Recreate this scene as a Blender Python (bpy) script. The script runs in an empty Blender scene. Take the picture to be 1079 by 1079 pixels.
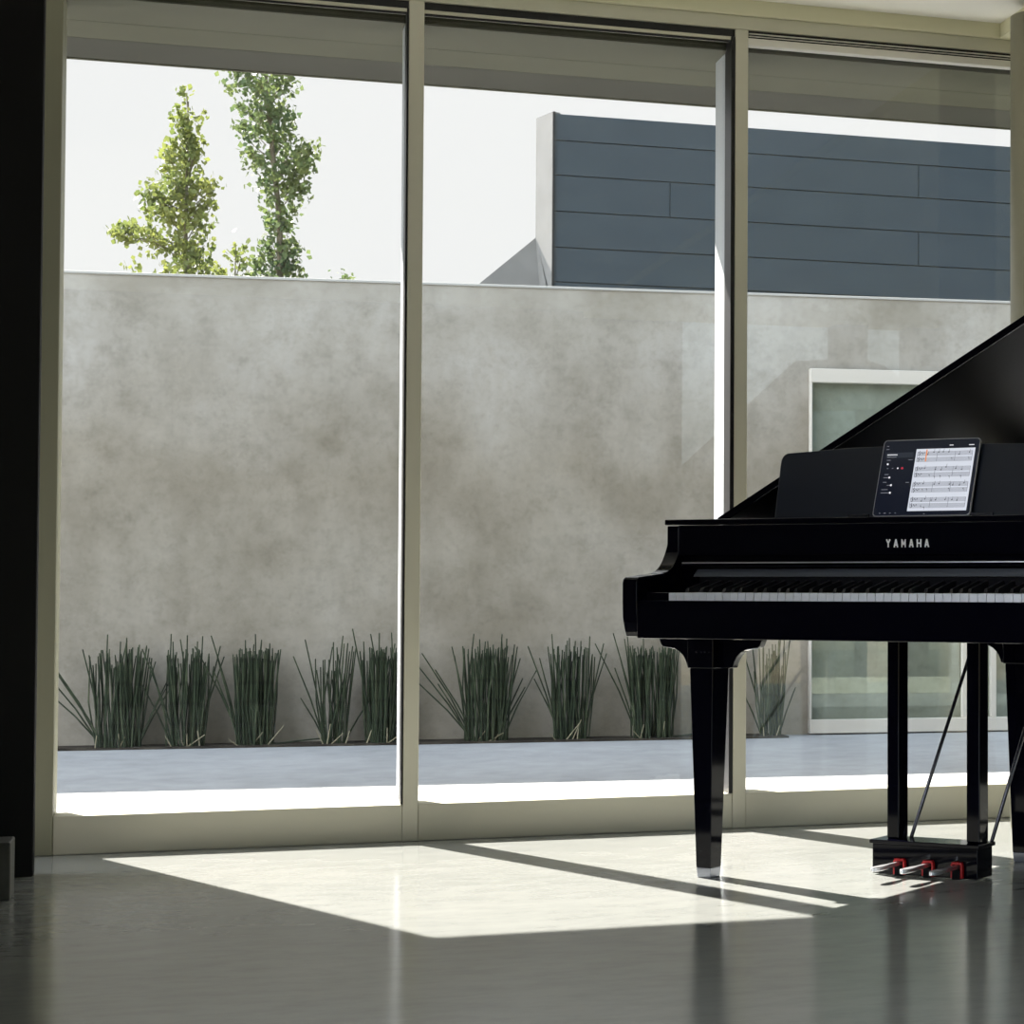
import bpy, bmesh, math, random
from mathutils import Vector, Matrix, noise
R = math.radians
scene = bpy.context.scene
COL = scene.collection

# ------------------------------------------------------------------ helpers
def new_bm(): return bmesh.new()

def box(bm, x0, x1, y0, y1, z0, z1):
    vs = [bm.verts.new((x, y, z)) for z in (z0, z1) for (x, y) in ((x0, y0), (x1, y0), (x1, y1), (x0, y1))]
    for f in ((3, 2, 1, 0), (4, 5, 6, 7), (0, 1, 5, 4), (1, 2, 6, 5), (2, 3, 7, 6), (3, 0, 4, 7)):
        bm.faces.new([vs[i] for i in f])
    return vs

def hexa(bm, p):
    """eight corners: bottom loop then top loop"""
    vs = [bm.verts.new(q) for q in p]
    for f in ((3, 2, 1, 0), (4, 5, 6, 7), (0, 1, 5, 4), (1, 2, 6, 5), (2, 3, 7, 6), (3, 0, 4, 7)):
        bm.faces.new([vs[i] for i in f])

def prism(bm, pts, fn, a, b):
    """extrude a 2D outline: fn(p, t) -> 3D"""
    A = [bm.verts.new(fn(p, a)) for p in pts]
    B = [bm.verts.new(fn(p, b)) for p in pts]
    n = len(pts)
    bm.faces.new(A); bm.faces.new(B[::-1])
    for i in range(n):
        bm.faces.new((A[i], B[i], B[(i + 1) % n], A[(i + 1) % n]))

def tube(bm, path, radii, sides=8):
    rings = []
    n = len(path)
    path = [Vector(p) for p in path]
    for i, p in enumerate(path):
        t = (path[min(i + 1, n - 1)] - path[max(i - 1, 0)]).normalized()
        ref = Vector((0, 0, 1)) if abs(t.z) < .9 else Vector((1, 0, 0))
        e1 = t.cross(ref).normalized(); e2 = t.cross(e1)
        r = radii[i] if isinstance(radii, (list, tuple)) else radii
        rings.append([bm.verts.new(p + r * (math.cos(2 * math.pi * k / sides) * e1 + math.sin(2 * math.pi * k / sides) * e2)) for k in range(sides)])
    for a, b in zip(rings, rings[1:]):
        for k in range(sides):
            bm.faces.new((a[k], a[(k + 1) % sides], b[(k + 1) % sides], b[k]))
    bm.faces.new(rings[0][::-1]); bm.faces.new(rings[-1])

def obj(name, bm, mat, parent=None, bev=0, seg=2, smooth=False):
    me = bpy.data.meshes.new(name)
    bmesh.ops.recalc_face_normals(bm, faces=bm.faces[:])
    if smooth:
        for f in bm.faces: f.smooth = True
    bm.to_mesh(me); bm.free()
    o = bpy.data.objects.new(name, me); COL.objects.link(o)
    me.materials.append(mat)
    if parent: o.parent = parent
    if bev:
        m = o.modifiers.new('Bevel', 'BEVEL'); m.width = bev; m.segments = seg
        m.limit_method = 'ANGLE'; m.angle_limit = R(35)
        for p in me.polygons: p.use_smooth = True
        m.harden_normals = True
    return o

def empty(name, loc=(0, 0, 0), rz=0):
    o = bpy.data.objects.new(name, None); COL.objects.link(o)
    o.location = loc; o.rotation_euler = (0, 0, rz); o.empty_display_size = .1
    return o

def tag(o, label, cat, group=None):
    o['label'] = label; o['category'] = cat
    if group: o['group'] = group
    return o

def struct(o, label=None, cat=None):
    o['kind'] = 'structure'
    if label: o['label'] = label
    if cat: o['category'] = cat
    return o

def sbox(name, b, mat, label=None, cat=None, bev=0):
    bm = new_bm(); box(bm, *b)
    return struct(obj(name, bm, mat, bev=bev), label, cat)

# ------------------------------------------------------------------ materials
def mat(name, col, rough=.5, metal=0, spec=.5, coat=0, emit=None, estr=0):
    m = bpy.data.materials.new(name); m.use_nodes = True
    b = m.node_tree.nodes['Principled BSDF']
    b.inputs['Base Color'].default_value = (*col, 1)
    b.inputs['Roughness'].default_value = rough
    b.inputs['Metallic'].default_value = metal
    b.inputs['Specular IOR Level'].default_value = spec
    b.inputs['Coat Weight'].default_value = coat
    b.inputs['Coat Roughness'].default_value = .03
    if emit:
        b.inputs['Emission Color'].default_value = (*emit, 1); b.inputs['Emission Strength'].default_value = estr
    return m

class N:
    def __init__(s, m): s.m = m; s.t = m.node_tree; s.b = s.t.nodes['Principled BSDF']
    def new(s, k, **kw):
        n = s.t.nodes.new(k)
        for a, v in kw.items(): setattr(n, a, v)
        return n
    def link(s, a, b): s.t.links.new(a, b)
    def coord(s, scale=(1, 1, 1), kind='Object'):
        c = s.new('ShaderNodeTexCoord'); mp = s.new('ShaderNodeMapping'); mp.inputs['Scale'].default_value = scale
        s.link(c.outputs[kind], mp.inputs['Vector']); return mp.outputs['Vector']
    def noise(s, vec, scale, detail=6, rough=.6):
        n = s.new('ShaderNodeTexNoise'); n.inputs['Scale'].default_value = scale
        n.inputs['Detail'].default_value = detail; n.inputs['Roughness'].default_value = rough
        s.link(vec, n.inputs['Vector']); return n.outputs['Fac']
    def ramp(s, fac, stops):
        r = s.new('ShaderNodeValToRGB'); e = r.color_ramp.elements
        while len(e) < len(stops): e.new(.5)
        for el, (p, c) in zip(e, stops):
            el.position = p; el.color = (*c, 1) if len(c) == 3 else c
        s.link(fac, r.inputs['Fac']); return r.outputs['Color']
    def mix(s, fac, a, b, mode='MIX'):
        n = s.new('ShaderNodeMix', data_type='RGBA', blend_type=mode)
        for i, v in ((0, fac), (6, a), (7, b)):
            if isinstance(v, (int, float)): n.inputs[i].default_value = v
            elif isinstance(v, tuple): n.inputs[i].default_value = (*v, 1)
            else: s.link(v, n.inputs[i])
        return n.outputs[2]
    def bump(s, fac, strength=.2, dist=.01):
        n = s.new('ShaderNodeBump'); n.inputs['Strength'].default_value = strength; n.inputs['Distance'].default_value = dist
        s.link(fac, n.inputs['Height']); s.link(n.outputs[0], s.b.inputs['Normal'])

def concrete(name, dark, mid, light, scale=1.0, rough=.8, spec=.3, bump=.12, stretch=(1, 1, 1)):
    m = mat(name, mid, rough, spec=spec); n = N(m)
    v = n.coord(stretch)
    a = n.noise(v, 1.1 * scale, 5, .55)
    c = n.ramp(a, [(.34, dark), (.52, mid), (.70, light)])
    fine = n.noise(v, 9 * scale, 8, .7)
    c2 = n.ramp(fine, [(.3, (.74, .73, .71)), (.6, (1, 1, 1)), (.8, (1.0, 1.0, 1.0))])
    out = n.mix(.7, c, c2, 'MULTIPLY')
    n.link(out, n.b.inputs['Base Color'])
    if bump: n.bump(fine, bump, .004)
    return m

def wall_concrete(name):
    """board-poured concrete: cloudy, browner stained band half way up, paler near the top"""
    m = mat(name, (.4, .4, .37), .85, spec=.25); n = N(m)
    v = n.coord((1, 1, 1)); vs = n.coord((1, 1, 1.15)); vd = n.coord((2.4, 2.4, .7))
    a = n.noise(v, 1.3, 6, .6)
    c = n.ramp(a, [(.28, (.225, .205, .165)), (.50, (.322, .301, .260)), (.74, (.388, .371, .337))])
    sep = n.new('ShaderNodeSeparateXYZ'); cc = n.new('ShaderNodeTexCoord'); n.link(cc.outputs['Object'], sep.inputs[0])
    wob = n.new('ShaderNodeMath', operation='MULTIPLY_ADD'); n.link(n.noise(v, 2.0, 5, .6), wob.inputs[0]); wob.inputs[1].default_value = .9; n.link(sep.outputs['Z'], wob.inputs[2])
    mr = n.new('ShaderNodeMapRange'); n.link(wob.outputs[0], mr.inputs[0])
    mr.inputs[1].default_value = .3; mr.inputs[2].default_value = 2.8
    band = n.ramp(mr.outputs[0], [(0, (.84, .81, .76)), (.42, (.86, .84, .79)), (.58, (.80, .77, .71)), (.80, (1.0, 1.0, 1.0)), (1, (1.04, 1.05, 1.05))])
    c = n.mix(1, c, band, 'MULTIPLY')
    d = n.noise(vd, 3.0, 5, .6)
    c = n.mix(.55, c, n.ramp(d, [(.35, (.82, .81, .79)), (.6, (1, 1, 1))]), 'MULTIPLY')
    fine = n.noise(vs, 7, 12, .74)
    c = n.mix(.62, c, n.ramp(fine, [(.32, (.70, .69, .66)), (.50, (1, 1, 1)), (.72, (1.10, 1.10, 1.10))]), 'MULTIPLY')
    speck = n.noise(v, 34, 6, .7)
    c = n.mix(.4, c, n.ramp(speck, [(.36, (.80, .79, .77)), (.50, (1, 1, 1)), (.68, (1.06, 1.06, 1.06))]), 'MULTIPLY')
    n.link(c, n.b.inputs['Base Color']); n.bump(fine, .15, .006)
    return m

def floor_mat():
    m = mat('polished_concrete', (.3, .3, .28), .2, spec=.35); n = N(m)
    v = n.coord((1, 1, 1)); a = n.noise(v, .9, 5, .55); f = n.noise(n.coord((1, 2.2, 1)), 7, 9, .7)
    c = n.ramp(a, [(.3, (.222, .235, .225)), (.55, (.262, .274, .262)), (.75, (.300, .308, .295))])
    c = n.mix(.7, c, n.ramp(f, [(.32, (.80, .81, .82)), (.55, (1, 1, 1)), (.8, (1.06, 1.05, 1.03))]), 'MULTIPLY')
    n.link(c, n.b.inputs['Base Color'])
    r = n.new('ShaderNodeMapRange'); n.link(f, r.inputs[0]); r.inputs[3].default_value = .10; r.inputs[4].default_value = .20
    n.link(r.outputs[0], n.b.inputs['Roughness'])
    n.bump(f, .03, .002)
    return m

def glass_mat(name, tint=(.985, .99, .985), ior=1.5, gl=(1, 1, 1)):
    m = bpy.data.materials.new(name); m.use_nodes = True; t = m.node_tree; t.nodes.clear()
    o = t.nodes.new('ShaderNodeOutputMaterial'); mx = t.nodes.new('ShaderNodeMixShader')
    tr = t.nodes.new('ShaderNodeBsdfTransparent'); tr.inputs[0].default_value = (*tint, 1)
    g = t.nodes.new('ShaderNodeBsdfGlossy'); g.inputs['Roughness'].default_value = 0; g.inputs[0].default_value = (*gl, 1)
    f = t.nodes.new('ShaderNodeFresnel'); 
    ge = t.nodes.new('ShaderNodeNewGeometry'); mr = t.nodes.new('ShaderNodeMapRange')      # same reflectance on both faces of the pane
    mr.inputs[3].default_value = ior; mr.inputs[4].default_value = 1 / ior
    t.links.new(ge.outputs['Backfacing'], mr.inputs[0]); t.links.new(mr.outputs[0], f.inputs[0])
    t.links.new(f.outputs[0], mx.inputs[0]); t.links.new(tr.outputs[0], mx.inputs[1]); t.links.new(g.outputs[0], mx.inputs[2])
    t.links.new(mx.outputs[0], o.inputs[0]); return m

def leaf_mat(name, c1, c2):
    m = mat(name, c1, .5, spec=.3); n = N(m)
    f = n.noise(n.coord((1, 1, 1)), 3.5, 3)
    c = n.ramp(f, [(.35, c1), (.65, c2)])
    n.link(c, n.b.inputs['Base Color'])
    tr = n.new('ShaderNodeBsdfTranslucent'); n.link(c, tr.inputs[0])
    mx = n.new('ShaderNodeMixShader'); mx.inputs[0].default_value = .45
    out = n.t.nodes['Material Output']
    n.link(n.b.outputs[0], mx.inputs[1]); n.link(tr.outputs[0], mx.inputs[2]); n.link(mx.outputs[0], out.inputs[0])
    return m

def siding_mat():
    m = mat('slate_panel', (.08, .1, .115), .45, spec=.4); n = N(m)
    f = n.noise(n.coord((1, 1, 3)), 2.5, 5)
    n.link(n.ramp(f, [(.3, (.018, .029, .040)), (.7, (.026, .039, .050))]), n.b.inputs['Base Color'])
    return m

def stem_mat():
    m = mat('horsetail_green', (.05, .08, .045), .6, spec=.25); n = N(m)
    w = n.new('ShaderNodeTexWave', bands_direction='Z'); w.inputs['Scale'].default_value = 3.2; w.inputs['Distortion'].default_value = 3
    n.link(n.coord((1, 1, 1)), w.inputs['Vector'])
    f = n.noise(n.coord((8, 8, 1)), 5, 3)
    c = n.ramp(f, [(.3, (.012, .020, .010)), (.55, (.030, .043, .021)), (.75, (.085, .098, .055))])
    c = n.mix(.5, c, n.ramp(w.outputs['Fac'], [(.0, (.35, .35, .3)), (.12, (1, 1, 1))]), 'MULTIPLY')
    n.link(c, n.b.inputs['Base Color']); return m

M = {}
M['floor'] = floor_mat()
M['wallc'] = wall_concrete('courtyard_concrete')
M['terrace'] = concrete('terrace_concrete', (.31, .32, .33), (.355, .365, .375), (.39, .40, .41), .8, .75, .3, .05)
M['soil'] = concrete('dark_soil', (.02, .017, .013), (.04, .034, .026), (.07, .06, .045), 6, .95, .1, .5)
M['ground'] = concrete('dry_ground', (.16, .15, .10), (.21, .19, .13), (.26, .24, .17), .3, .95, .1, .2)
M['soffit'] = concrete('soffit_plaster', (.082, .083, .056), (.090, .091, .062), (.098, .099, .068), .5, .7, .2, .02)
M['edgeboard'] = concrete('soffit_plaster_dark', (.050, .050, .040), (.056, .056, .045), (.062, .062, .05), .5, .7, .2, .02)  # soffit plaster in a darker tone for the outermost strip
M['ceil'] = mat('ceiling_plaster', (.90, .89, .82), .8, spec=.2)
M['bulk'] = mat('bulkhead_paint', (.74, .72, .52), .6, spec=.3)
M['alu'] = mat('champagne_aluminium', (.60, .58, .475), .42, .15, spec=.45)
M['headframe'] = mat('head_frame_aluminium', (.56, .55, .44), .42, .15, spec=.45)
M['jamb'] = mat('shade_darkened_jamb', (.27, .265, .19), .5, spec=.35)  # darker than the mullions, the jamb's shade is put into its colour
M['alulight'] = mat('pale_aluminium', (.74, .72, .66), .4, .1, spec=.5)
M['fin'] = mat('white_anodised_fin', (.42, .45, .47), .5, 0, spec=.4)
M['rubber'] = mat('black_gasket', (.006, .006, .007), .45, spec=.4)
M['darkwall'] = mat('charcoal_panel', (.011, .011, .011), .75, spec=.2)
M['roomwall'] = mat('slate_room_wall', (.022, .026, .034), .8, spec=.2)
M['backwall'] = mat('dark_room_wall', (.06, .06, .06), .8, spec=.2)
M['stone'] = concrete('dark_stone', (.055, .055, .05), (.08, .08, .07), (.11, .11, .10), 3, .5, .4, .08)
M['glass'] = glass_mat('window_glass')
M['glass4'] = glass_mat('courtyard_glass', (.92, .96, .945), 1.38, (.85, 1, 1))
M['column'] = mat('column_paint', (.30, .285, .21), .5, spec=.35)
M['frame4'] = mat('pale_window_frame', (.52, .49, .43), .5, spec=.3)
M['black'] = mat('polished_black_lacquer', (.0014, .0014, .0042), .06, spec=.28, coat=0)
M['satin'] = mat('satin_black', (.0085, .0115, .021), .30, spec=.5)
M['lid'] = mat('black_lid_lacquer', (.0010, .0010, .0026), .40, spec=.02)
M['white_key'] = mat('ivory_white_key', (.84, .87, .94), .3, spec=.4)
M['black_key'] = mat('ebony_key', (.008, .008, .010), .3, spec=.5)
M['felt'] = mat('dark_felt', (.006, .006, .008), .8, spec=.1)
M['strip'] = mat('fallboard_reflection_grey', (.10, .11, .13), .3, spec=.5)  # base colour lightened to imitate a reflection on the strip
M['letters'] = mat('silver_inlay', (.92, .92, .92), .5, .0, spec=.4)
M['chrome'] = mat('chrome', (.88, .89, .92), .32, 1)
M['red'] = mat('red_guard', (.42, .006, .008), .45)
M['steel'] = mat('grey_ferrule', (.42, .44, .50), .3, .6)
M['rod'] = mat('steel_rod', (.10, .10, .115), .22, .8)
M['casing'] = mat('tablet_edge', (.42, .42, .45), .35, .8)
M['screen'] = mat('tablet_screen', (.004, .004, .006), .12, spec=.4, emit=(.005, .0065, .012), estr=.8)
M['panelui'] = mat('tablet_panel', (.01, .01, .012), .2, emit=(.014, .018, .026), estr=.8)
M['page'] = mat('lit_page', (.3, .3, .3), .3, emit=(.335, .355, .405), estr=1)
M['staff'] = mat('staff_line', (.03, .03, .03), .4, emit=(.085, .09, .11), estr=1)
M['ink'] = mat('ink', (.01, .01, .01), .5, emit=(.02, .02, .03), estr=.5)
M['orange'] = mat('orange_cursor', (.3, .1, .02), .4, emit=(.45, .13, .02), estr=1)
M['uiwhite'] = mat('ui_white', (.3, .3, .3), .4, emit=(.45, .45, .47), estr=1)
M['uigrey'] = mat('ui_grey', (.1, .1, .1), .4, emit=(.09, .095, .11), estr=1)
M['uired'] = mat('ui_red', (.2, .02, .02), .4, emit=(.2, .01, .025), estr=1)
M['siding'] = siding_mat()
M['seam'] = mat('panel_seam', (.006, .010, .014), .6)
M['cap'] = mat('pale_wall_cap', (.36, .355, .33), .6)
M['return'] = concrete('pale_render', (.125, .128, .125), (.14, .142, .138), (.155, .157, .15), 1, .7, .3, .03)
M['bark'] = concrete('bark', (.10, .085, .06), (.16, .14, .10), (.22, .20, .16), 6, .9, .1, .3)
M['leaf'] = leaf_mat('poplar_leaf', (.095, .135, .036), (.21, .235, .06))
M['leaf2'] = leaf_mat('poplar_leaf_dark', (.055, .095, .042), (.145, .185, .06))
M['stem'] = stem_mat()
M['dry'] = mat('dry_stem', (.30, .27, .18), .8, spec=.1)
M['hill'] = concrete('hillside', (.10, .115, .06), (.17, .175, .10), (.28, .27, .16), .02, .95, .05, 0)

# ------------------------------------------------------------------ the setting: room
CEIL = 2.65
sbox('floor', (-2.6, 7.2, -9.2, .0, -.2, 0), M['floor'], 'polished grey concrete floor of the room')
sbox('ceiling', (-2.6, 2.51, -8.2, .0, CEIL, CEIL + .15), M['ceil'], 'pale plaster ceiling inside the room')
# dropped beam running back from the window on the right
sbox('trim_1', (2.51, 7.2, -8.2, .0, 2.602, CEIL + .15), M['bulk'], 'dropped olive ceiling beam over the round column')
# left: charcoal sliding panel standing in front of the jamb, and an unseen wall shaped to keep light off the jamb
sbox('wall_left', (-2.6, -.397, -.459, -.40, 0, CEIL), M['darkwall'], 'charcoal wall panel at the left edge of the photo', bev=.004)
sbox('wall_side', (-2.75, -.62, -3.2, -.46, 0, CEIL), M['backwall'])
sbox('wall_back', (-2.6, 3.2, -8.4, -8.2, 0, CEIL + .15), M['backwall'])
sbox('wall_right', (7.0, 7.2, -4.6, .1, 0, 2.602), M['roomwall'])
for k, x in enumerate((4.26, 4.80, 7.0)):
    sbox('trim_%d' % (20 + k), (x, x + .23, -8.2, -7.97, 0, 2.602), M['roomwall'])

# round column at the right edge
bm = new_bm(); tube(bm, [(2.545, -.30, 0), (2.545, -.30, 2.602)], .1, 48)
struct(obj('column', bm, M['column'], smooth=False), 'round olive column at the right edge of the photo', 'column')
for p in COL.objects['column'].data.polygons: p.use_smooth = len(p.vertices) == 4

# header above the sliding doors
sbox('trim_2', (-.6, 7.2, -.012, .12, 2.600, CEIL + .15), M['bulk'], 'olive bulkhead above the glass doors', bev=.003)
sbox('trim_3', (-.6, 7.2, 0, .12, 2.556, 2.600), M['headframe'], 'aluminium head frame above the glass doors', bev=.002)
bm = new_bm(); box(bm, -.6, 7.2, .012, .05, 2.532, 2.556)
struct(obj('trim_4', bm, M['rubber']), 'black double sliding track above the glass doors')
bm = new_bm()
box(bm, 1.655, 7.2, .004, .011, 2.5445, 2.5475); box(bm, 1.655, 7.2, .004, .011, 2.5365, 2.5385)
struct(obj('trim_5', bm, M['alulight']), 'bright rails between the black sliding tracks')

# jamb and mullions
def mullion(name, x0, x1, label, fin0=None, fin1=.19, gask=None):
    t = empty(name, (x0, 0, 0)); struct(t, label)
    bm = new_bm(); box(bm, 0, x1 - x0, 0, .085, 0, 2.556); obj('post', bm, M['alu'], t, bev=.003)
    if fin0 is not None:
        bm = new_bm(); box(bm, fin0, x1 - x0, .088, fin1, 0, 2.50); obj('outer_fin', bm, M['fin'], t)
    if gask:
        bm = new_bm(); box(bm, gask[0], -.0005, gask[1], gask[2], .112, 2.53); obj('gasket', bm, M['rubber'], t)
    return t
sbox('trim_6', (-.60, -.376, 0, .20, 0, 2.556), M['jamb'], 'left olive jamb of the glass doors', bev=.003)
mullion('trim_7', .594, .640, 'aluminium mullion between the first and second glass panes', -.004, .17, (-.006, .0, .05))
mullion('trim_8', 1.609, 1.652, 'aluminium mullion between the second and third glass panes', -.008, .245, (-.013, .0, .088))
mullion('trim_9', 2.75, 2.80, 'aluminium mullion beyond the column', -.008, .245)
mullion('trim_10', 4.2, 4.25, 'aluminium mullion further along', -.008, .245)

def window(name, x0, x1, label, pale=False, y=.055):
    t = empty(name, (x0, 0, 0)); struct(t, label); w = x1 - x0
    bm = new_bm(); box(bm, 0, w, .004, .12, .0, .111); obj('bottom_rail', bm, M['alu'], t, bev=.003)
    bm = new_bm(); box(bm, 0, w, .006, .045, 2.509 if pale else 2.520, 2.532); obj('head_rail', bm, M['alulight'] if pale else M['alu'], t, bev=.002)
    if not pale:
        bm = new_bm(); box(bm, 0, w, .006, .016, 2.514, 2.5195); obj('gasket', bm, M['rubber'], t)
    bm = new_bm(); box(bm, 0, w, y, y + .010, .111, 2.515); obj('pane', bm, M['glass'], t)
window('window_1', -.376, .594, 'left glass pane, two poplars above the wall behind it')
window('window_2', .640, 1.609, 'middle glass pane behind the left end of the piano')
window('window_3', 1.652, 2.75, 'right glass pane behind the piano lid', True)
window('window_5', 2.80, 4.2, 'glass pane hidden beyond the column', True)
sbox('wall_window', (4.25, 7.2, 0, .2, 0, 2.556), M['roomwall'])

# ------------------------------------------------------------------ the setting: outside
sbox('terrace', (-8, 12, 0, 6.0, -.2, -.003), M['terrace'], 'pale concrete terrace between the doors and the courtyard wall')
# overhang of the house with panel seams
t = empty('overhang', (0, 0, 2.5)); struct(t, 'roof overhang outside, above the glass doors')
bm = new_bm(); box(bm, -3, 8, .07, .37, 0, .22); box(bm, -3, 8, .374, .60, 0, .22); obj('soffit_board', bm, M['soffit'], t)
bm = new_bm(); box(bm, -3, 8, .604, .89, .0, .22); obj('edge_board', bm, M['edgeboard'], t)
bm = new_bm(); box(bm, -3, 8, .15, .885, .004, .2); obj('soffit_core', bm, M['seam'], t)
bm = new_bm(); box(bm, -3, 8, .89, .905, -.004, .24); obj('fascia', bm, M['soffit'], t)
sbox('roof', (-3, 8, -8.4, .905, 2.81, 2.9), M['soffit'])

# courtyard wall (runs at a slight angle), base line y = 4.33 - .1 x
def wy(x): return 4.33 - .1 * x
WX0, WX1 = -6.0, 12.0
def wall_prism(bm, x0, x1, d0, d1, z0, z1):
    hexa(bm, [(x0, wy(x0) + d0, z0), (x1, wy(x1) + d0, z0), (x1, wy(x1) + d1, z0), (x0, wy(x0) + d1, z0),
              (x0, wy(x0) + d0, z1), (x1, wy(x1) + d0, z1), (x1, wy(x1) + d1, z1), (x0, wy(x0) + d1, z1)])
bm = new_bm(); wall_prism(bm, WX0, WX1, 0, .25, -.2, 2.243)
struct(obj('wall_courtyard', bm, M['wallc']), 'mottled concrete courtyard wall behind the glass doors')
bm = new_bm(); wall_prism(bm, WX0, WX1, -.008, .258, 2.243, 2.256)
struct(obj('trim_11', bm, M['cap'], bev=.003), 'pale coping along the top of the courtyard wall')
bm = new_bm(); wall_prism(bm, WX0, 2.80, -.22, -.001, -.1, .006)
struct(obj('planting_bed', bm, M['soil']), 'dark soil strip at the foot of the courtyard wall')
# window in the courtyard wall
t = empty('window_4', (2.953, wy(2.953), 0), -math.atan(.1)); struct(t, 'wide pale-framed window in the courtyard wall behind the piano')
for nm, b in (('lintel', (0, 3.2, -.05, -.001, 1.80, 1.872)), ('sill', (0, 3.2, -.06, -.001, .004, .074)), ('jamb', (0, .012, -.05, -.001, .074, 1.80)),
              ('mullion', (.955, .985, -.05, -.001, .074, 1.80)), ('mullion', (.80, .845, -.05, -.02, .074, 1.80))):
    bm = new_bm(); box(bm, *b); obj(nm, bm, M['frame4'], t, bev=.004)
bm = new_bm(); box(bm, .012, 3.2, -.02, -.012, .074, 1.80); obj('pane', bm, M['glass4'], t)

sbox('ground', (-150, 150, -220, 150, -.5, -.21), M['ground'])
# hills seen only in the reflections
bm = new_bm(); n = 60; a = []; random.seed(4)
top = []
for i in range(n + 1):
    x = -150 + 300 * i / n
    top.append((x, 13.0 + 3 * noise.noise((x * .02, 3, 0)) + 1.5 * noise.noise((x * .09, 1, 0))))
rows = [[bm.verts.new((x, -160 - 22 * k, -.5 + h * math.sin(k * .32) if k else -.5)) for (x, h) in top] for k in range(6)]
for r0, r1 in zip(rows, rows[1:]):
    for i in range(n): bm.faces.new((r0[i], r0[i + 1], r1[i + 1], r1[i]))
struct(obj('hills', bm, M['hill'], smooth=True))

# dark building beyond the wall
bd = empty('building', (2.242, 8.0, 0)); tag(bd, 'dark slate panelled building rising behind the concrete courtyard wall', 'building')
rows_z = [2.0, 2.5, 2.80, 3.035, 3.28, 3.525, 3.762, 3.945]
bm = new_bm()
for k, (z0, z1) in enumerate(zip(rows_z, rows_z[1:])):
    xs = [0, 2.6, 7] if k % 2 else [0, 3.7, 7]
    if k == 4: xs = [0, .80, 3.4, 7]
    for x0, x1 in zip(xs, xs[1:]): box(bm, x0 + .003, x1 - .003, 0, .05, z0 + .004, z1 - .004)
obj('siding', bm, M['siding'], bd)
bm = new_bm(); prism(bm, [(.012, .012), (7, .012), (7, 3), (.9, 3), (.012, .28)], lambda p, t: (p[0], p[1], t), -.209, 3.935); obj('core', bm, M['seam'], bd)
bm = new_bm(); box(bm, -.002, .012, -.012, .04, 2.0, 3.955); obj('corner_trim', bm, M['rubber'], bd)
bm = new_bm()
hexa(bm, [(-.004, .0, 2.0), (.05, .02, 2.0), (.05, .30, 2.0), (-.077, .258, 2.0), (-.004, .0, 3.955), (.05, .02, 3.955), (.05, .30, 3.955), (-.077, .258, 3.955)])
obj('side_wall', bm, M['return'], bd)
bm = new_bm()
prism(bm, [(-.45, 2.80), (-1.2, 2.146), (-.03, 2.146), (-.03, 2.78), (-.072, 3.135)], lambda p, t: (p[0], .258 - (.20 * (1 if p[0] > -.06 else 0)) + t, p[1]), 0, .12)
obj('sloping_parapet', bm, M['return'], bd)

# ------------------------------------------------------------------ trees
def crown(bm, tb, blobs, density, rng, leaf=.062, trunk=None):
    """leaf clusters: blobs are (x, z, rx, rz) in metres in the tree's own frame; y spread follows rx"""
    for (x, z, rx, rz) in blobs:
        n = max(4, int(density * rx * rz * 125))
        for k in range(n):
            while True:
                p = Vector((rng.uniform(-1, 1), rng.uniform(-1, 1), rng.uniform(-1, 1)))
                if p.length < 1: break
            c = Vector((x + p.x * rx, p.y * rx * .9, z + p.z * rz))
            if tb is not None and k % 3 == 0:
                tx = trunk(c.z)
                tube(tb, [(tx + .25 * (c.x - tx), c.y * .25, c.z - .16), (c.x, c.y, c.z)], [.006, .003], 4)
            for j in range(rng.randint(15, 24)):
                q = c + Vector((rng.gauss(0, .05), rng.gauss(0, .05), rng.gauss(0, .05)))
                s = leaf * rng.uniform(.6, 1.15)
                nrm = Vector((rng.gauss(0, 1), rng.gauss(0, 1), rng.gauss(0, .7))).normalized()
                e1 = nrm.orthogonal().normalized(); e1 = Matrix.Rotation(rng.uniform(0, 6.28), 3, nrm) @ e1
                e2 = nrm.cross(e1)
                vs = [bm.verts.new(q + s * (a * e1 + b * e2)) for a, b in ((-.5, 0), (-.1, .45), (.6, 0), (-.1, -.45))]
                bm.faces.new(vs)

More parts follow.
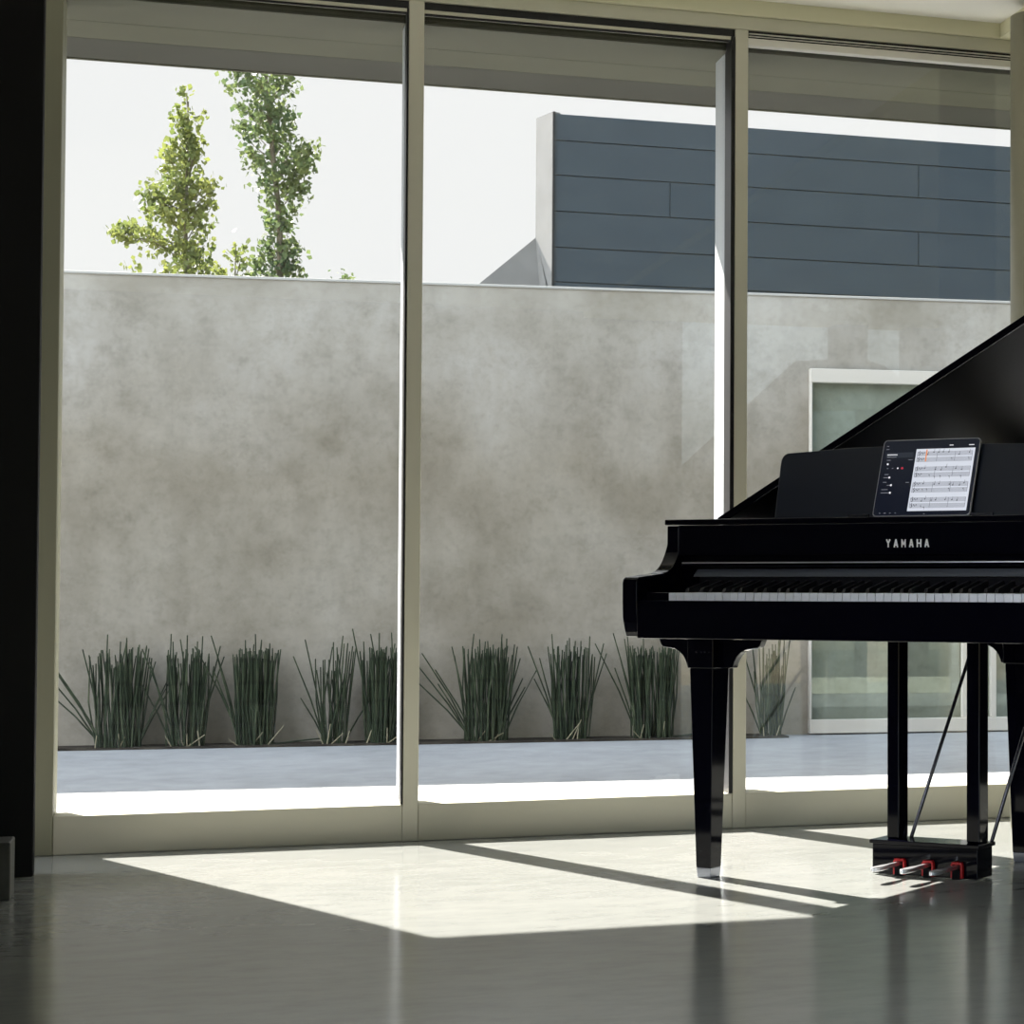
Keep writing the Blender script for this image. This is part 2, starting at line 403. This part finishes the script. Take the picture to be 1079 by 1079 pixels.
def tree(name, x, y, blobs, trunk_pts, r0, label, seed, density=1.0, m='leaf', leaf=.062):
    rng = random.Random(seed)
    t = empty(name, (x, y, -.21)); tag(t, label, 'tree', 'poplars beyond the courtyard wall')
    tb = new_bm()
    n = len(trunk_pts)
    tube(tb, [(px, 0, pz + .21) for px, pz in trunk_pts], [r0 * (1 - .85 * i / (n - 1)) for i in range(n)], 7)
    def tr(z):
        z -= .21
        for (a, za), (b, zb) in zip(trunk_pts, trunk_pts[1:]):
            if za <= z <= zb: return a + (b - a) * (z - za) / (zb - za)
        return trunk_pts[-1][0]
    lb = new_bm()
    crown(lb, tb, [(bx, bz + .21, rx, rz) for bx, bz, rx, rz in blobs], density, rng, leaf, tr)
    obj('trunk', tb, M['bark'], t); obj('foliage', lb, M[m], t)
    return t
TREES = True
if TREES:
    tree('poplar_tree', 0, 0, [(0, 5.35, .10, .28), (-.03, 5.05, .20, .20), (0, 4.9, .2, .2), (-.09, 4.72, .34, .28), (-.20, 4.45, .24, .22), (.07, 4.48, .20, .30), (-.12, 4.15, .33, .22),
          (.02, 3.95, .30, .22), (-.45, 4.16, .20, .10), (-.62, 4.19, .12, .06), (-.15, 3.70, .42, .30), (.22, 4.66, .06, .05), (-.1, 3.2, .5, .4)],
         [(.02, -.1), (.02, 3), (.0, 4.2), (.01, 5.5)], .045, 'bright yellow green poplar, left of the two tall trees behind the wall', 11, 2.0).location = (-.125, 16, -.21)
    tree('poplar_tree', 0, 0, [(.0, 5.95, .38, .25), (-.03, 5.60, .40, .24), (.08, 5.25, .38, .28), (.13, 4.92, .34, .28), (.18, 4.62, .24, .26), (.32, 4.95, .20, .12), (.30, 4.70, .12, .10),
          (.42, 5.08, .10, .06), (.12, 4.30, .14, .22), (.06, 3.98, .25, .22), (.26, 3.98, .16, .28), (.10, 3.68, .34, .22), (-.24, 5.42, .14, .14), (.1, 3.2, .4, .4), (0, 6.4, .3, .35)],
         [(.18, -.1), (.18, 3), (.15, 4.4), (.02, 5.6), (-.02, 6.5)], .05, 'taller darker poplar, right of the two tall trees behind the wall', 23, 2.0, 'leaf2').location = (.60, 16, -.21)
    tree('poplar_tree', 0, 0, [(.02, 4.22, .07, .16), (-.10, 4.02, .13, .16), (.08, 3.88, .16, .16), (-.05, 3.70, .25, .16)],
         [(0, -.1), (0, 3), (.01, 4.3)], .03, 'small young poplar between the two tall trees behind the wall', 31, 1.6).location = (.35, 17.2, -.21)
    tree('poplar_tree', 0, 0, [(.0, 3.26, .02, .03), (.04, 3.20, .03, .03)],
         [(.02, -.1), (.01, 2.5), (0, 3.3)], .02, 'tip of a small tree just showing over the wall, left of the first mullion', 37, 5, 'leaf2', .035).location = (1.14, 12, -.21)

# ------------------------------------------------------------------ horsetail plants
def stems(bm, rng, n, rb, h0, h1, lean=.08, bias=0, r=.0042, zmin=0):
    for k in range(n):
        a = rng.uniform(0, 6.283); q = rb * math.sqrt(rng.random())
        bx, by = q * math.cos(a), q * math.sin(a) * .7
        h = rng.uniform(h0, h1)
        dx = bias + rng.gauss(0, lean) * h + bx * .15; dy = rng.gauss(0, lean * .6) * h
        dy = max(-.12, min(.08, dy))
        bow = rng.gauss(0, .008)
        tube(bm, [(bx, by, zmin), (bx + dx * .5 + bow, by + dy * .5, h * .5), (bx + dx, by + dy, h)], [r, r * .95, r * .7], 5)

def plant(x, seed, label, n=62, rb=.10, h=(.36, .46), leaners=(), right=(), dry=3, depth=.125, lean=.05):
    rng = random.Random(seed)
    t = empty('horsetail_plant', (x, wy(x) - depth, .004)); tag(t, label, 'plant', 'horsetail clumps along the courtyard wall')
    bm = new_bm()
    stems(bm, rng, n, rb, h[0], h[1], lean)
    stems(bm, rng, 7, rb, h[1], h[1] + .07, .07)
    obj('upright_stems', bm, M['stem'], t)
    if leaners or right:
        bm = new_bm()
        for (dx, hh) in leaners + right:
            bx = math.copysign(rb * .8, dx) * rng.uniform(.5, 1); by = rng.uniform(-.03, .03)
            tube(bm, [(bx, by, 0), (bx + dx * .45, by - .01, hh * .5), (bx + dx, by - .02, hh)], [.0042, .004, .003], 5)
        obj('leaning_stems', bm, M['stem'], t)
    if dry:
        for k in range(dry):
            bm = new_bm(); a = rng.uniform(-1, 1)
            tube(bm, [(a * rb, -.05, 0), (a * rb + rng.uniform(-.05, .08), -.07, rng.uniform(.03, .1))], [.003, .002], 4)
            obj('dry_stem', bm, M['dry'], t)
L3 = ((-.25, .43), (-.28, .30), (-.20, .35), (-.10, .46), (-.26, .37), (-.16, .28))
R3 = ((.10, .40), (.16, .34), (.05, .46), (.13, .26), (.12, .30))
plant(-.325, 1, 'horsetail clump by the left jamb, a fan of stems leaning left', 72, .105, (.36, .47), L3, R3)
plant(-.035, 2, 'second horsetail clump from the left jamb, with dead stubs at its base', 52, .085, (.37, .46), ((-.16, .46), (-.10, .40), (-.14, .3)), ((.12, .42), (.09, .47)), 5)
plant(.272, 3, 'dense third horsetail clump from the left jamb, long twin stems crossing left above it', 85, .095, (.38, .46), ((-.14, .52), (-.22, .47), (-.12, .35), (-.1, .42)), ((.04, .44), (.30, .03)), 3)
plant(.634, 4, 'thin sparse horsetail clump, second from the first mullion in the left pane', 26, .065, (.30, .46), ((-.15, .42), (-.12, .22), (-.10, .5)), ((.14, .24), (.03, .48)), 4, lean=.06)
plant(.862, 5, 'dense horsetail clump against the left side of the first mullion', 80, .085, (.39, .46), ((-.10, .55), (-.06, .3)), ((.05, .48),), 3)
plant(1.340, 6, 'first horsetail clump right of the first mullion, a fan of stems leaning left', 72, .105, (.36, .47), L3, R3)
plant(1.745, 7, 'horsetail clump in the middle of the central pane', 56, .09, (.37, .46), ((-.16, .46), (-.10, .40), (-.14, .3)), ((.12, .42), (.09, .47)), 4)
plant(2.140, 8, 'dense horsetail clump just left of the front piano leg', 85, .105, (.38, .46), ((-.14, .52), (-.22, .47), (-.12, .35), (-.1, .42)), ((.04, .44), (.30, .03)), 3)
plant(2.735, 9, 'sparse horsetail clump seen under the piano, right of its front leg', 34, .062, (.28, .46), ((-.12, .42), (-.10, .22), (-.06, .5)), ((.05, .50), (.08, .24)), 2, lean=.05)

# ------------------------------------------------------------------ stone block at the left edge
bm = new_bm(); box(bm, -.615, -.42, -.915, -.775, 0, .143)
b0 = obj('stone_block', bm, M['stone'], bev=.004); tag(b0, 'low dark stone block on the floor at the left edge, before the charcoal panel', 'block')

# ------------------------------------------------------------------ the piano (u along the keyboard, v towards the back, w up)
G = .797802
piano = empty('grand_piano', (1.154411, -1.197867, 0), -G)
tag(piano, 'glossy black digital grand piano with raised lid, standing before the glass doors', 'piano')
P = piano
UL, UR = -.131, 1.353          # outer sides
UC = .611

def arc(cx, cy, r, a0, a1, n): return [(cx + r * math.cos(R(a0 + (a1 - a0) * i / n)), cy + r * math.sin(R(a0 + (a1 - a0) * i / n))) for i in range(n + 1)]
def bez(p0, p1, p2, p3, n=14):
    out = []
    for i in range(n + 1):
        t = i / n; s = 1 - t
        out.append(tuple(s**3 * a + 3 * s * s * t * b + 3 * s * t * t * c + t**3 * d for a, b, c, d in zip(p0, p1, p2, p3)))
    return out
def outline(v0, grow=0):
    g = grow
    pts = [(UL - g, v0), (UL - g, .95)]
    pts += bez((UL - g, .95), (UL - g, 1.22 + g), (.08, 1.49 + g), (.42, 1.495 + g))[1:]
    pts += bez((.42, 1.495 + g), (.86, 1.50 + g), (.92, 1.22 + g), (1.10, 1.06 + g))[1:]
    pts += bez((1.10, 1.06 + g), (1.26, .93 + g), (UR + g, .84), (UR + g, .60))[1:]
    pts += [(UR + g, v0)]
    return pts
# rim / case
bm = new_bm(); prism(bm, outline(.30), lambda p, t: (p[0], p[1], t), .665, .932)
obj('case', bm, M['black'], P, bev=.004)
# cheeks
cheek = [(.31, .641), (-.001, .641), (-.010, .660), (-.018, .69), (-.020, .73), (-.020, .782), (-.0165, .791), (-.008, .7965), (.0625, .8025), (.108, .8065), (.1283, .8131),
         (.146, .824), (.1593, .8374), (.171, .855), (.180, .872), (.1850, .884), (.1858, .934), (.31, .934)]
for u0 in (UL, UR - .045):
    bm = new_bm(); prism(bm, cheek, lambda p, t: (t, p[0], p[1]), u0, u0 + .045)
    o = obj('cheek', bm, M['black'], P, bev=.0022)
# keybed and key slip
bm = new_bm(); box(bm, UL + .045, UR - .045, -.004, .32, .6365, .70); obj('keybed', bm, M['black'], P, bev=.002)
bm = new_bm(); box(bm, UL + .0455, UR - .0455, -.018, -.005, .637, .7355); obj('key_slip', bm, M['black'], P, bev=.0022)
for u0, u1 in ((UL + .0465, -.0015), (1.2235, UR - .0465)):
    bm = new_bm(); box(bm, u0, u1, .004, .15, .701, .7565); obj('key_block', bm, M['black'], P, bev=.0025)
# keys
bm = new_bm(); box(bm, .0006, .0229, 0, .148, .7335, .7555)
k0 = obj('white_key', bm, M['white_key'], P, bev=.0012)
bm = new_bm()
hexa(bm, [(-.0052, .048, .7565), (.0052, .048, .7565), (.0052, .1475, .7565), (-.0052, .1475, .7565), (-.0042, .054, .7670), (.0042, .054, .7670), (.0046, .1475, .7870), (-.0046, .1475, .7870)])
b0 = obj('black_key', bm, M['black_key'], P, bev=.001)
for i in range(1, 52):
    c = k0.copy(); COL.objects.link(c); c.parent = P; c.location.x = i * .0235
first = True
for i in range(51):
    if i % 7 in (0, 2, 3, 5, 6):          # A#, C#, D#, F#, G# with the keyboard starting at A
        c = b0 if first else b0.copy()
        if not first: COL.objects.link(c); c.parent = P
        c.location.x = (i + 1) * .0235 + {0: 0, 2: -.003, 3: .003, 5: -.003, 6: 0}[i % 7]
        first = False
bm = new_bm(); hexa(bm, [(-.0015, .1488, .70), (1.2235, .1488, .70), (1.2235, .168, .70), (-.0015, .168, .70), (-.0015, .1488, .795), (1.2235, .1488, .795), (1.2235, .168, .797), (-.0015, .168, .797)])
obj('key_felt', bm, M['felt'], P)
# fallboard
bm = new_bm(); box(bm, UL + .0455, UR - .0455, .170, .32, .8535, .935); obj('fallboard', bm, M['black'], P, bev=.002)
bm = new_bm(); box(bm, UL + .0455, UR - .0455, .200, .32, .70, .853); obj('fallboard_back', bm, M['black'], P)
bm = new_bm(); box(bm, -.062, UR - .068, .150, .1995, .8235, .8385); rl = obj('fallboard_rail', bm, M['black'], P, bev=.0045, seg=3)
bm = new_bm(); box(bm, -.058, UR - .072, .1490, .1503, .8325, .8355); obj('rail_highlight', bm, M['chrome'], rl)  # bright strip standing in for the highlight along the rail edge
bm = new_bm(); hexa(bm, [(-.024, .150, .7975), (1.246, .150, .7975), (1.246, .199, .7975), (-.024, .199, .7975), (-.024, .172, .8175), (1.246, .172, .8175), (1.246, .199, .8175), (-.024, .199, .8175)])
obj('fallboard_strip', bm, M['strip'], P, bev=.001)
# maker's lettering in silver
bm = new_bm()
def stroke(p, q, w=.0040):
    p, q = Vector(p), Vector(q); d = (q - p).normalized(); n = Vector((-d.y, d.x)) * w / 2
    c = [p + n, p - n, q - n, q + n]
    hexa(bm, [(a.x, .1702, a.y) for a in c] + [(a.x, .1688, a.y) for a in c])
H = .0205; Wd = .0118; x = .5500; z0 = .8720
for ch in 'YAMAHA':
    a, b_ = x, x + Wd; m_ = x + Wd / 2; t_ = z0 + H
    if ch == 'Y': segs = [((a + .001, t_), (m_, z0 + H * .48)), ((b_ - .001, t_), (m_, z0 + H * .48)), ((m_, z0 + H * .5), (m_, z0))]
    if ch == 'A': segs = [((a + .001, z0), (m_, t_)), ((b_ - .001, z0), (m_, t_)), ((a + .003, z0 + H * .3), (b_ - .003, z0 + H * .3))]
    if ch == 'M': segs = [((a + .001, z0), (a + .001, t_)), ((b_ - .001, z0), (b_ - .001, t_)), ((a + .001, t_ - .001), (m_, z0 + H * .3)), ((b_ - .001, t_ - .001), (m_, z0 + H * .3))]
    if ch == 'H': segs = [((a + .001, z0), (a + .001, t_)), ((b_ - .001, z0), (b_ - .001, t_)), ((a + .001, z0 + H * .5), (b_ - .001, z0 + H * .5))]
    for s in segs: stroke(s[0], s[1], .0030 if ch == 'M' else .0036)
    x += .0222
o = obj('lettering', bm, M['letters'], P); o['label'] = 'raised silver capital lettering'
# front lid section (ledge)
bm = new_bm(); box(bm, UL - .001, UR + .001, .174, .452, .936, .951); obj('front_lid', bm, M['black'], P, bev=.003, seg=3)
# main lid, hinged on the bass side and raised
TH = R(28.8)
def lidpt(p, t):
    q = p[0] - UL
    return (UL + q * math.cos(TH) - t * math.sin(TH), p[1], .947 + q * math.sin(TH) + t * math.cos(TH))
bm = new_bm(); prism(bm, outline(.455, .006), lidpt, 0, .0215); lid = obj('lid', bm, M['lid'], P, bev=.0025)
bm = new_bm(); tube(bm, [lidpt((.0, .4535), .0005), lidpt((UR, .4535), .0005)], .0013, 6); obj('edge_highlight', bm, M['rod'], lid)  # thin bead modelled in place of the highlight on the lid's lower edge
bm = new_bm(); tube(bm, [(UL - .003, .47, .944), (UL - .003, .95, .944)], .006, 8); obj('lid_hinge', bm, M['satin'], lid)
bm = new_bm(); tube(bm, [(1.25, .62, .93), (1.12, .62, .947 + (1.25 + .05) * math.tan(TH) - .03)], .009, 8); obj('lid_prop', bm, M['black'], P)
# music desk, leaning back
LEAN = .335
def desk(p, t):        # p = (u, height) ; t = depth behind the front face
    h = p[1]
    return (p[0], .243 + LEAN * (h - .951) + t, h)
pts = [(.172, .9535), (1.050, .9535)]
pts += [(1.062, 1.10)] + arc(1.040, 1.108, .0215, 0, 80, 6)[1:] + [(UC + .25, 1.1385), (UC, 1.143), (UC - .25, 1.1385)] + arc(.1815, 1.108, .0215, 100, 180, 6) + [(.160, 1.10)]
bm = new_bm(); prism(bm, pts, desk, 0, .010)
o = obj('music_desk', bm, M['satin'], P, bev=.0015)
bm = new_bm(); box(bm, .17, 1.05, .222, .300, .9511, .9524); obj('desk_ledge', bm, M['black'], o, bev=.001)
for u0 in (.40, .76):
    bm = new_bm(); box(bm, u0, u0 + .06, .236, .243, .953, .9600); obj('page_stop', bm, M['rod'], o)
# legs
def make_leg(u, v, label=None):
    t = empty('leg', (u, v, 0)); t.parent = P
    L = [(-.165, .6365), (-.156, .6150), (-.150, .6090), (-.135, .6070), (-.112, .6035), (-.097, .5960), (-.085, .5850), (-.077, .5720), (-.071, .5550)]
    pr = [(a, b) for a, b in L] + [(-a, b) for a, b in L[::-1]]
    bm = new_bm(); prism(bm, pr, lambda p, q: (p[0] + .008, q, p[1]), .026, .054); obj('bracket', bm, M['black'], t, bev=.002)
    bm = new_bm()
    hexa(bm, [(-.015, .0, .026), (.030, .0, .026), (.030, .052, .026), (-.015, .052, .026), (-.038, .0, .5535), (.0345, .0, .5535), (.0345, .080, .5535), (-.038, .080, .5535)])
    box(bm, -.044, .036, -.002, .082, .5537, .6365)
    obj('leg_post', bm, M['black'], t, bev=.002)
    bm = new_bm()
    hexa(bm, [(-.012, .002, .0), (.0285, .002, .0), (.0285, .049, .0), (-.012, .049, .0), (-.0145, .0005, .026), (.0300, .0005, .026), (.0300, .0515, .026), (-.0145, .0515, .026)])
    obj('ferrule', bm, M['steel'], t, bev=.0015)
    return t
lg = make_leg(0, .157)
bm = new_bm()
for k, (a, r_) in enumerate(((.020, .0032), (.034, .0016), (.046, .0016), (.060, .002))): tube(bm, [(a - .035, -.005, .5975), (a - .035, -.0015, .5975)], r_, 8)
obj('socket_dots', bm, M['rod'], lg)  # small dots for the jack sockets by the leg bracket
make_leg(1.222, .157)
make_leg(.621, .81)
# pedal lyre
ly = empty('pedal_lyre', (0, 0, 0)); ly.parent = P
bm = new_bm(); box(bm, .379, .6925, .410, .500, .004, .0835); obj('pedal_box', bm, M['black'], ly, bev=.002)
bm = new_bm(); box(bm, .373, .699, .403, .507, .0838, .0945); obj('box_lid', bm, M['black'], ly, bev=.002)
for u0, u1 in ((.4068, .4430), (.6450, .6840)):
    bm = new_bm(); box(bm, u0, u1, .440, .494, .0947, .666); obj('lyre_post', bm, M['black'], ly, bev=.003)
for a, b_ in (((.455, .490, .0955), (.450, .925, .667)), ((.6955, .490, .0955), (.690, .925, .667))):
    bm = new_bm(); tube(bm, [a, b_], .0052, 10); obj('brace_rod', bm, M['rod'], ly, smooth=True)
for i in range(3):
    uc = .466 + .0855 * i
    bm = new_bm()
    ring = [(-.006, .409), (-.006, .34), (-.011, .315), (-.0125, .285), (-.010, .262), (-.004, .250), (.004, .250), (.010, .262), (.0125, .285), (.011, .315), (.006, .34), (.006, .409)]
    prism(bm, ring, lambda p, q: (uc + p[0], p[1], q + (.0 if p[1] > .3 else -.0)), .030, .041)
    obj('pedal', bm, M['chrome'], ly, bev=.0025, seg=3)
    bm = new_bm()
    pr = [(-.017, .006), (-.017, .040), (-.013, .048), (.013, .048), (.017, .040), (.017, .006), (.0115, .006), (.0115, .0415), (-.0115, .0415), (-.0115, .006)]
    prism(bm, pr, lambda p, q: (uc + p[0], q, p[1]), .396, .409); g = obj('pedal_guard', bm, M['red'], ly, bev=.001)
    bm = new_bm(); box(bm, uc - .0112, uc + .0112, .394, .409, .003, .028); obj('guard_block', bm, M['felt'], g)

# ------------------------------------------------------------------ the tablet on the music desk
TL = math.atan(LEAN)
tab = empty('tablet', (1.154411, -1.197867, 0), 0)
tab.matrix_world = Matrix.Translation((1.154411, -1.197867, 0)) @ Matrix.Rotation(-G, 4, 'Z') @ Matrix.Translation((.4765, .2265, .9527)) @ Matrix.Rotation(-TL, 4, 'X')
tag(tab, 'black tablet showing sheet music, leaning on the piano music desk', 'tablet')
TW, THh = .2835, .2140
def rrect(x0, x1, y0, y1, r):
    return arc(x1 - r, y1 - r, r, 0, 90, 5) + arc(x0 + r, y1 - r, r, 90, 180, 5) + arc(x0 + r, y0 + r, r, 180, 270, 5) + arc(x1 - r, y0 + r, r, 270, 360, 5)
bm = new_bm(); prism(bm, rrect(0, TW, 0, THh, .011), lambda p, t: (p[0], t, p[1]), 0, .006); cas = obj('casing', bm, M['casing'], tab, bev=.0012)
bm = new_bm(); prism(bm, rrect(.0028, TW - .0028, .0028, THh - .0028, .009), lambda p, t: (p[0], t, p[1]), -.0006, .001); obj('screen', bm, M['screen'], tab)
def flat(bm, x0, x1, z0, z1, y=-.0009, d=.0004): box(bm, x0, x1, y, y + d, z0, z1)
bm = new_bm(); flat(bm, .012, .094, .163, .178); obj('title_panel', bm, M['panelui'], tab)
PX0, PX1, PZ0, PZ1 = .101, .2715, .014, .186
bm = new_bm(); flat(bm, PX0, PX1, PZ0, PZ1); obj('sheet_page', bm, M['page'], tab)
rng = random.Random(5)
bs, bl, bn = new_bm(), new_bm(), new_bm()
def disc(bm, x, z, r, y0=-.0024, ys=1.0, n=8):
    prism(bm, [(x + r * math.cos(k * 6.2832 / n), z + ys * r * math.sin(k * 6.2832 / n)) for k in range(n)], lambda p, t: (p[0], t, p[1]), y0, y0 + .0005)
for s in range(4):
    zt = PZ1 - .0085 - s * .0425
    for st in range(2):
        za = zt - st * .0165
        for k in range(5): flat(bl, PX0 + .005, PX1 - .006, za - k * .0026 - .0005, za - k * .0026 + .0004, -.0016)
    for xb in (PX0 + .005, PX0 + .063, PX0 + .115, PX1 - .0062):
        flat(bl, xb - .0004, xb + .0004, zt - .0165 - .0104, zt, -.0016)
    # clefs and key signature
    for st in range(2):
        za = zt - st * .0165
        tube(bn, [(PX0 + .010, -.0020, za - .011), (PX0 + .013, -.0020, za - .006), (PX0 + .0095, -.0020, za - .002), (PX0 + .012, -.0020, za + .002)], .0011, 5)
        for k in range(3): disc(bn, PX0 + .017 + k * .004, za - .003 - .0025 * (k % 2), .0015)
    for xk in range(9):
        xn = PX0 + .035 + xk * .0148 + rng.uniform(-.003, .003)
        zn = zt - rng.uniform(.001, .010)
        if rng.random() < .8:
            disc(bn, xn, zn, .0019, ys=.8); flat(bn, xn + .0011, xn + .0017, zn, zn + .0085, -.0020)
        zn = zt - .0165 - rng.uniform(.001, .011)
        if rng.random() < .45:
            disc(bn, xn, zn, .0016, ys=.8); flat(bn, xn + .0010, xn + .0015, zn - .006, zn, -.0020)
obj('staff_lines', bl, M['staff'], tab); obj('notes', bn, M['ink'], tab); bs.free()
bm = new_bm(); flat(bm, PX0 + .0305, PX0 + .0335, PZ1 - .036, PZ1 - .003, -.0030); o = obj('cursor', bm, M['orange'], tab); o['label'] = 'orange playback cursor on the sheet music'
for (x, z, r) in ((.0225, .1455, .0028), (.0335, .1080, .0028), (.0420, .0865, .0028), (.0425, .0655, .0028), (.054, .1335, .0022)):
    bm = new_bm(); disc(bm, x, z, r, -.0016); obj('slider_knob', bm, M['uiwhite'], tab)
for (x0, x1, z) in ((.017, .047, .1715), (.196, .207, .1945), (.252, .267, .1940)):
    bm = new_bm(); flat(bm, x0, x1, z - .0010, z + .0010, -.0016); obj('title_text', bm, M['uiwhite'], tab)
for (x0, x1, z) in ((.018, .029, .1565), (.082, .094, .1565), (.018, .030, .1165), (.017, .027, .0950), (.016, .034, .0745), (.084, .094, .0935), (.016, .031, .1080), (.030, .040, .0865), (.015, .040, .0655), (.012, .018, .196), (.012, .02, .187),
                    (.022, .026, .1335), (.037, .041, .1335), (.018, .045, .1655), (.02, .024, .009), (.034, .04, .009), (.05, .054, .009), (.066, .07, .009), (.15, .154, .006)):
    bm = new_bm(); flat(bm, x0, x1, z - .0008, z + .0008, -.0015); obj('menu_text', bm, M['uigrey'], tab)
bm = new_bm(); disc(bm, .067, .1335, .0035, -.0016); obj('record_button', bm, M['uired'], tab)

# ------------------------------------------------------------------ light
sun = bpy.data.lights.new('sun', 'SUN'); sun.energy = 17; sun.angle = R(.55); sun.color = (1, .925, .85)
so = bpy.data.objects.new('sun', sun); COL.objects.link(so)
so.rotation_euler = Vector((.303, -.7047, -.641)).to_track_quat('-Z', 'Y').to_euler(); so.location = (-4, 10, 9)

w = bpy.data.worlds.new('sky'); scene.world = w; w.use_nodes = True; t = w.node_tree
bg = t.nodes['Background']
tc = t.nodes.new('ShaderNodeTexCoord'); sep = t.nodes.new('ShaderNodeSeparateXYZ'); t.links.new(tc.outputs['Generated'], sep.inputs[0])
def ramp(src, stops):
    r = t.nodes.new('ShaderNodeValToRGB'); e = r.color_ramp.elements
    while len(e) < len(stops): e.new(.5)
    for el, (p, c) in zip(e, stops): el.position = p; el.color = (*c, 1)
    t.links.new(src, r.inputs[0]); return r.outputs[0]
high = ramp(sep.outputs['Z'], [(0, (.55, .60, .62)), (.12, (.46, .58, .62)), (.35, (.62, .80, 1.0)), (1, (.62, .80, 1.05))])
# hazy white half of the sky around the sun
dt = t.nodes.new('ShaderNodeVectorMath'); dt.operation = 'DOT_PRODUCT'; t.links.new(tc.outputs['Generated'], dt.inputs[0]); dt.inputs[1].default_value = (-.303, .7047, .641)
fac = ramp(dt.outputs['Value'], [(.15, (0, 0, 0)), (.55, (1, 1, 1))])
mx = t.nodes.new('ShaderNodeMix'); mx.data_type = 'RGBA'
t.links.new(fac, mx.inputs[0]); t.links.new(high, mx.inputs[6]); mx.inputs[7].default_value = (.575, .578, .58, 1)
# unseen bright patch added low in the western sky to light the keys
d2 = t.nodes.new('ShaderNodeVectorMath'); d2.operation = 'DOT_PRODUCT'; t.links.new(tc.outputs['Generated'], d2.inputs[0]); d2.inputs[1].default_value = (-.93, -.22, .29)
cl = ramp(d2.outputs['Value'], [(.55, (0, 0, 0)), (.85, (1, 1, 1))])
mc = t.nodes.new('ShaderNodeMix'); mc.data_type = 'RGBA'
t.links.new(cl, mc.inputs[0]); t.links.new(mx.outputs[2], mc.inputs[6]); mc.inputs[7].default_value = (3.3, 3.55, 4.0, 1)
t.links.new(mc.outputs[2], bg.inputs[0]); bg.inputs[1].default_value = 1.0

# ------------------------------------------------------------------ camera
cam = bpy.data.cameras.new('camera'); co = bpy.data.objects.new('camera', cam); COL.objects.link(co)
cam.sensor_width = 36; cam.lens = 2300 / 1079 * 36; cam.shift_x = (539.5 - 1047.94) / 1079; cam.shift_y = 0
co.location = (0, -6.81469, .79); co.rotation_euler = (math.pi / 2 + .0309, 0, -.350853)
cam.clip_end = 500
scene.camera = co
scene.view_settings.view_transform = 'Standard'; scene.view_settings.look = 'None'
scene.view_settings.exposure = .75; scene.view_settings.gamma = 1; scene.view_settings.use_curve_mapping = False
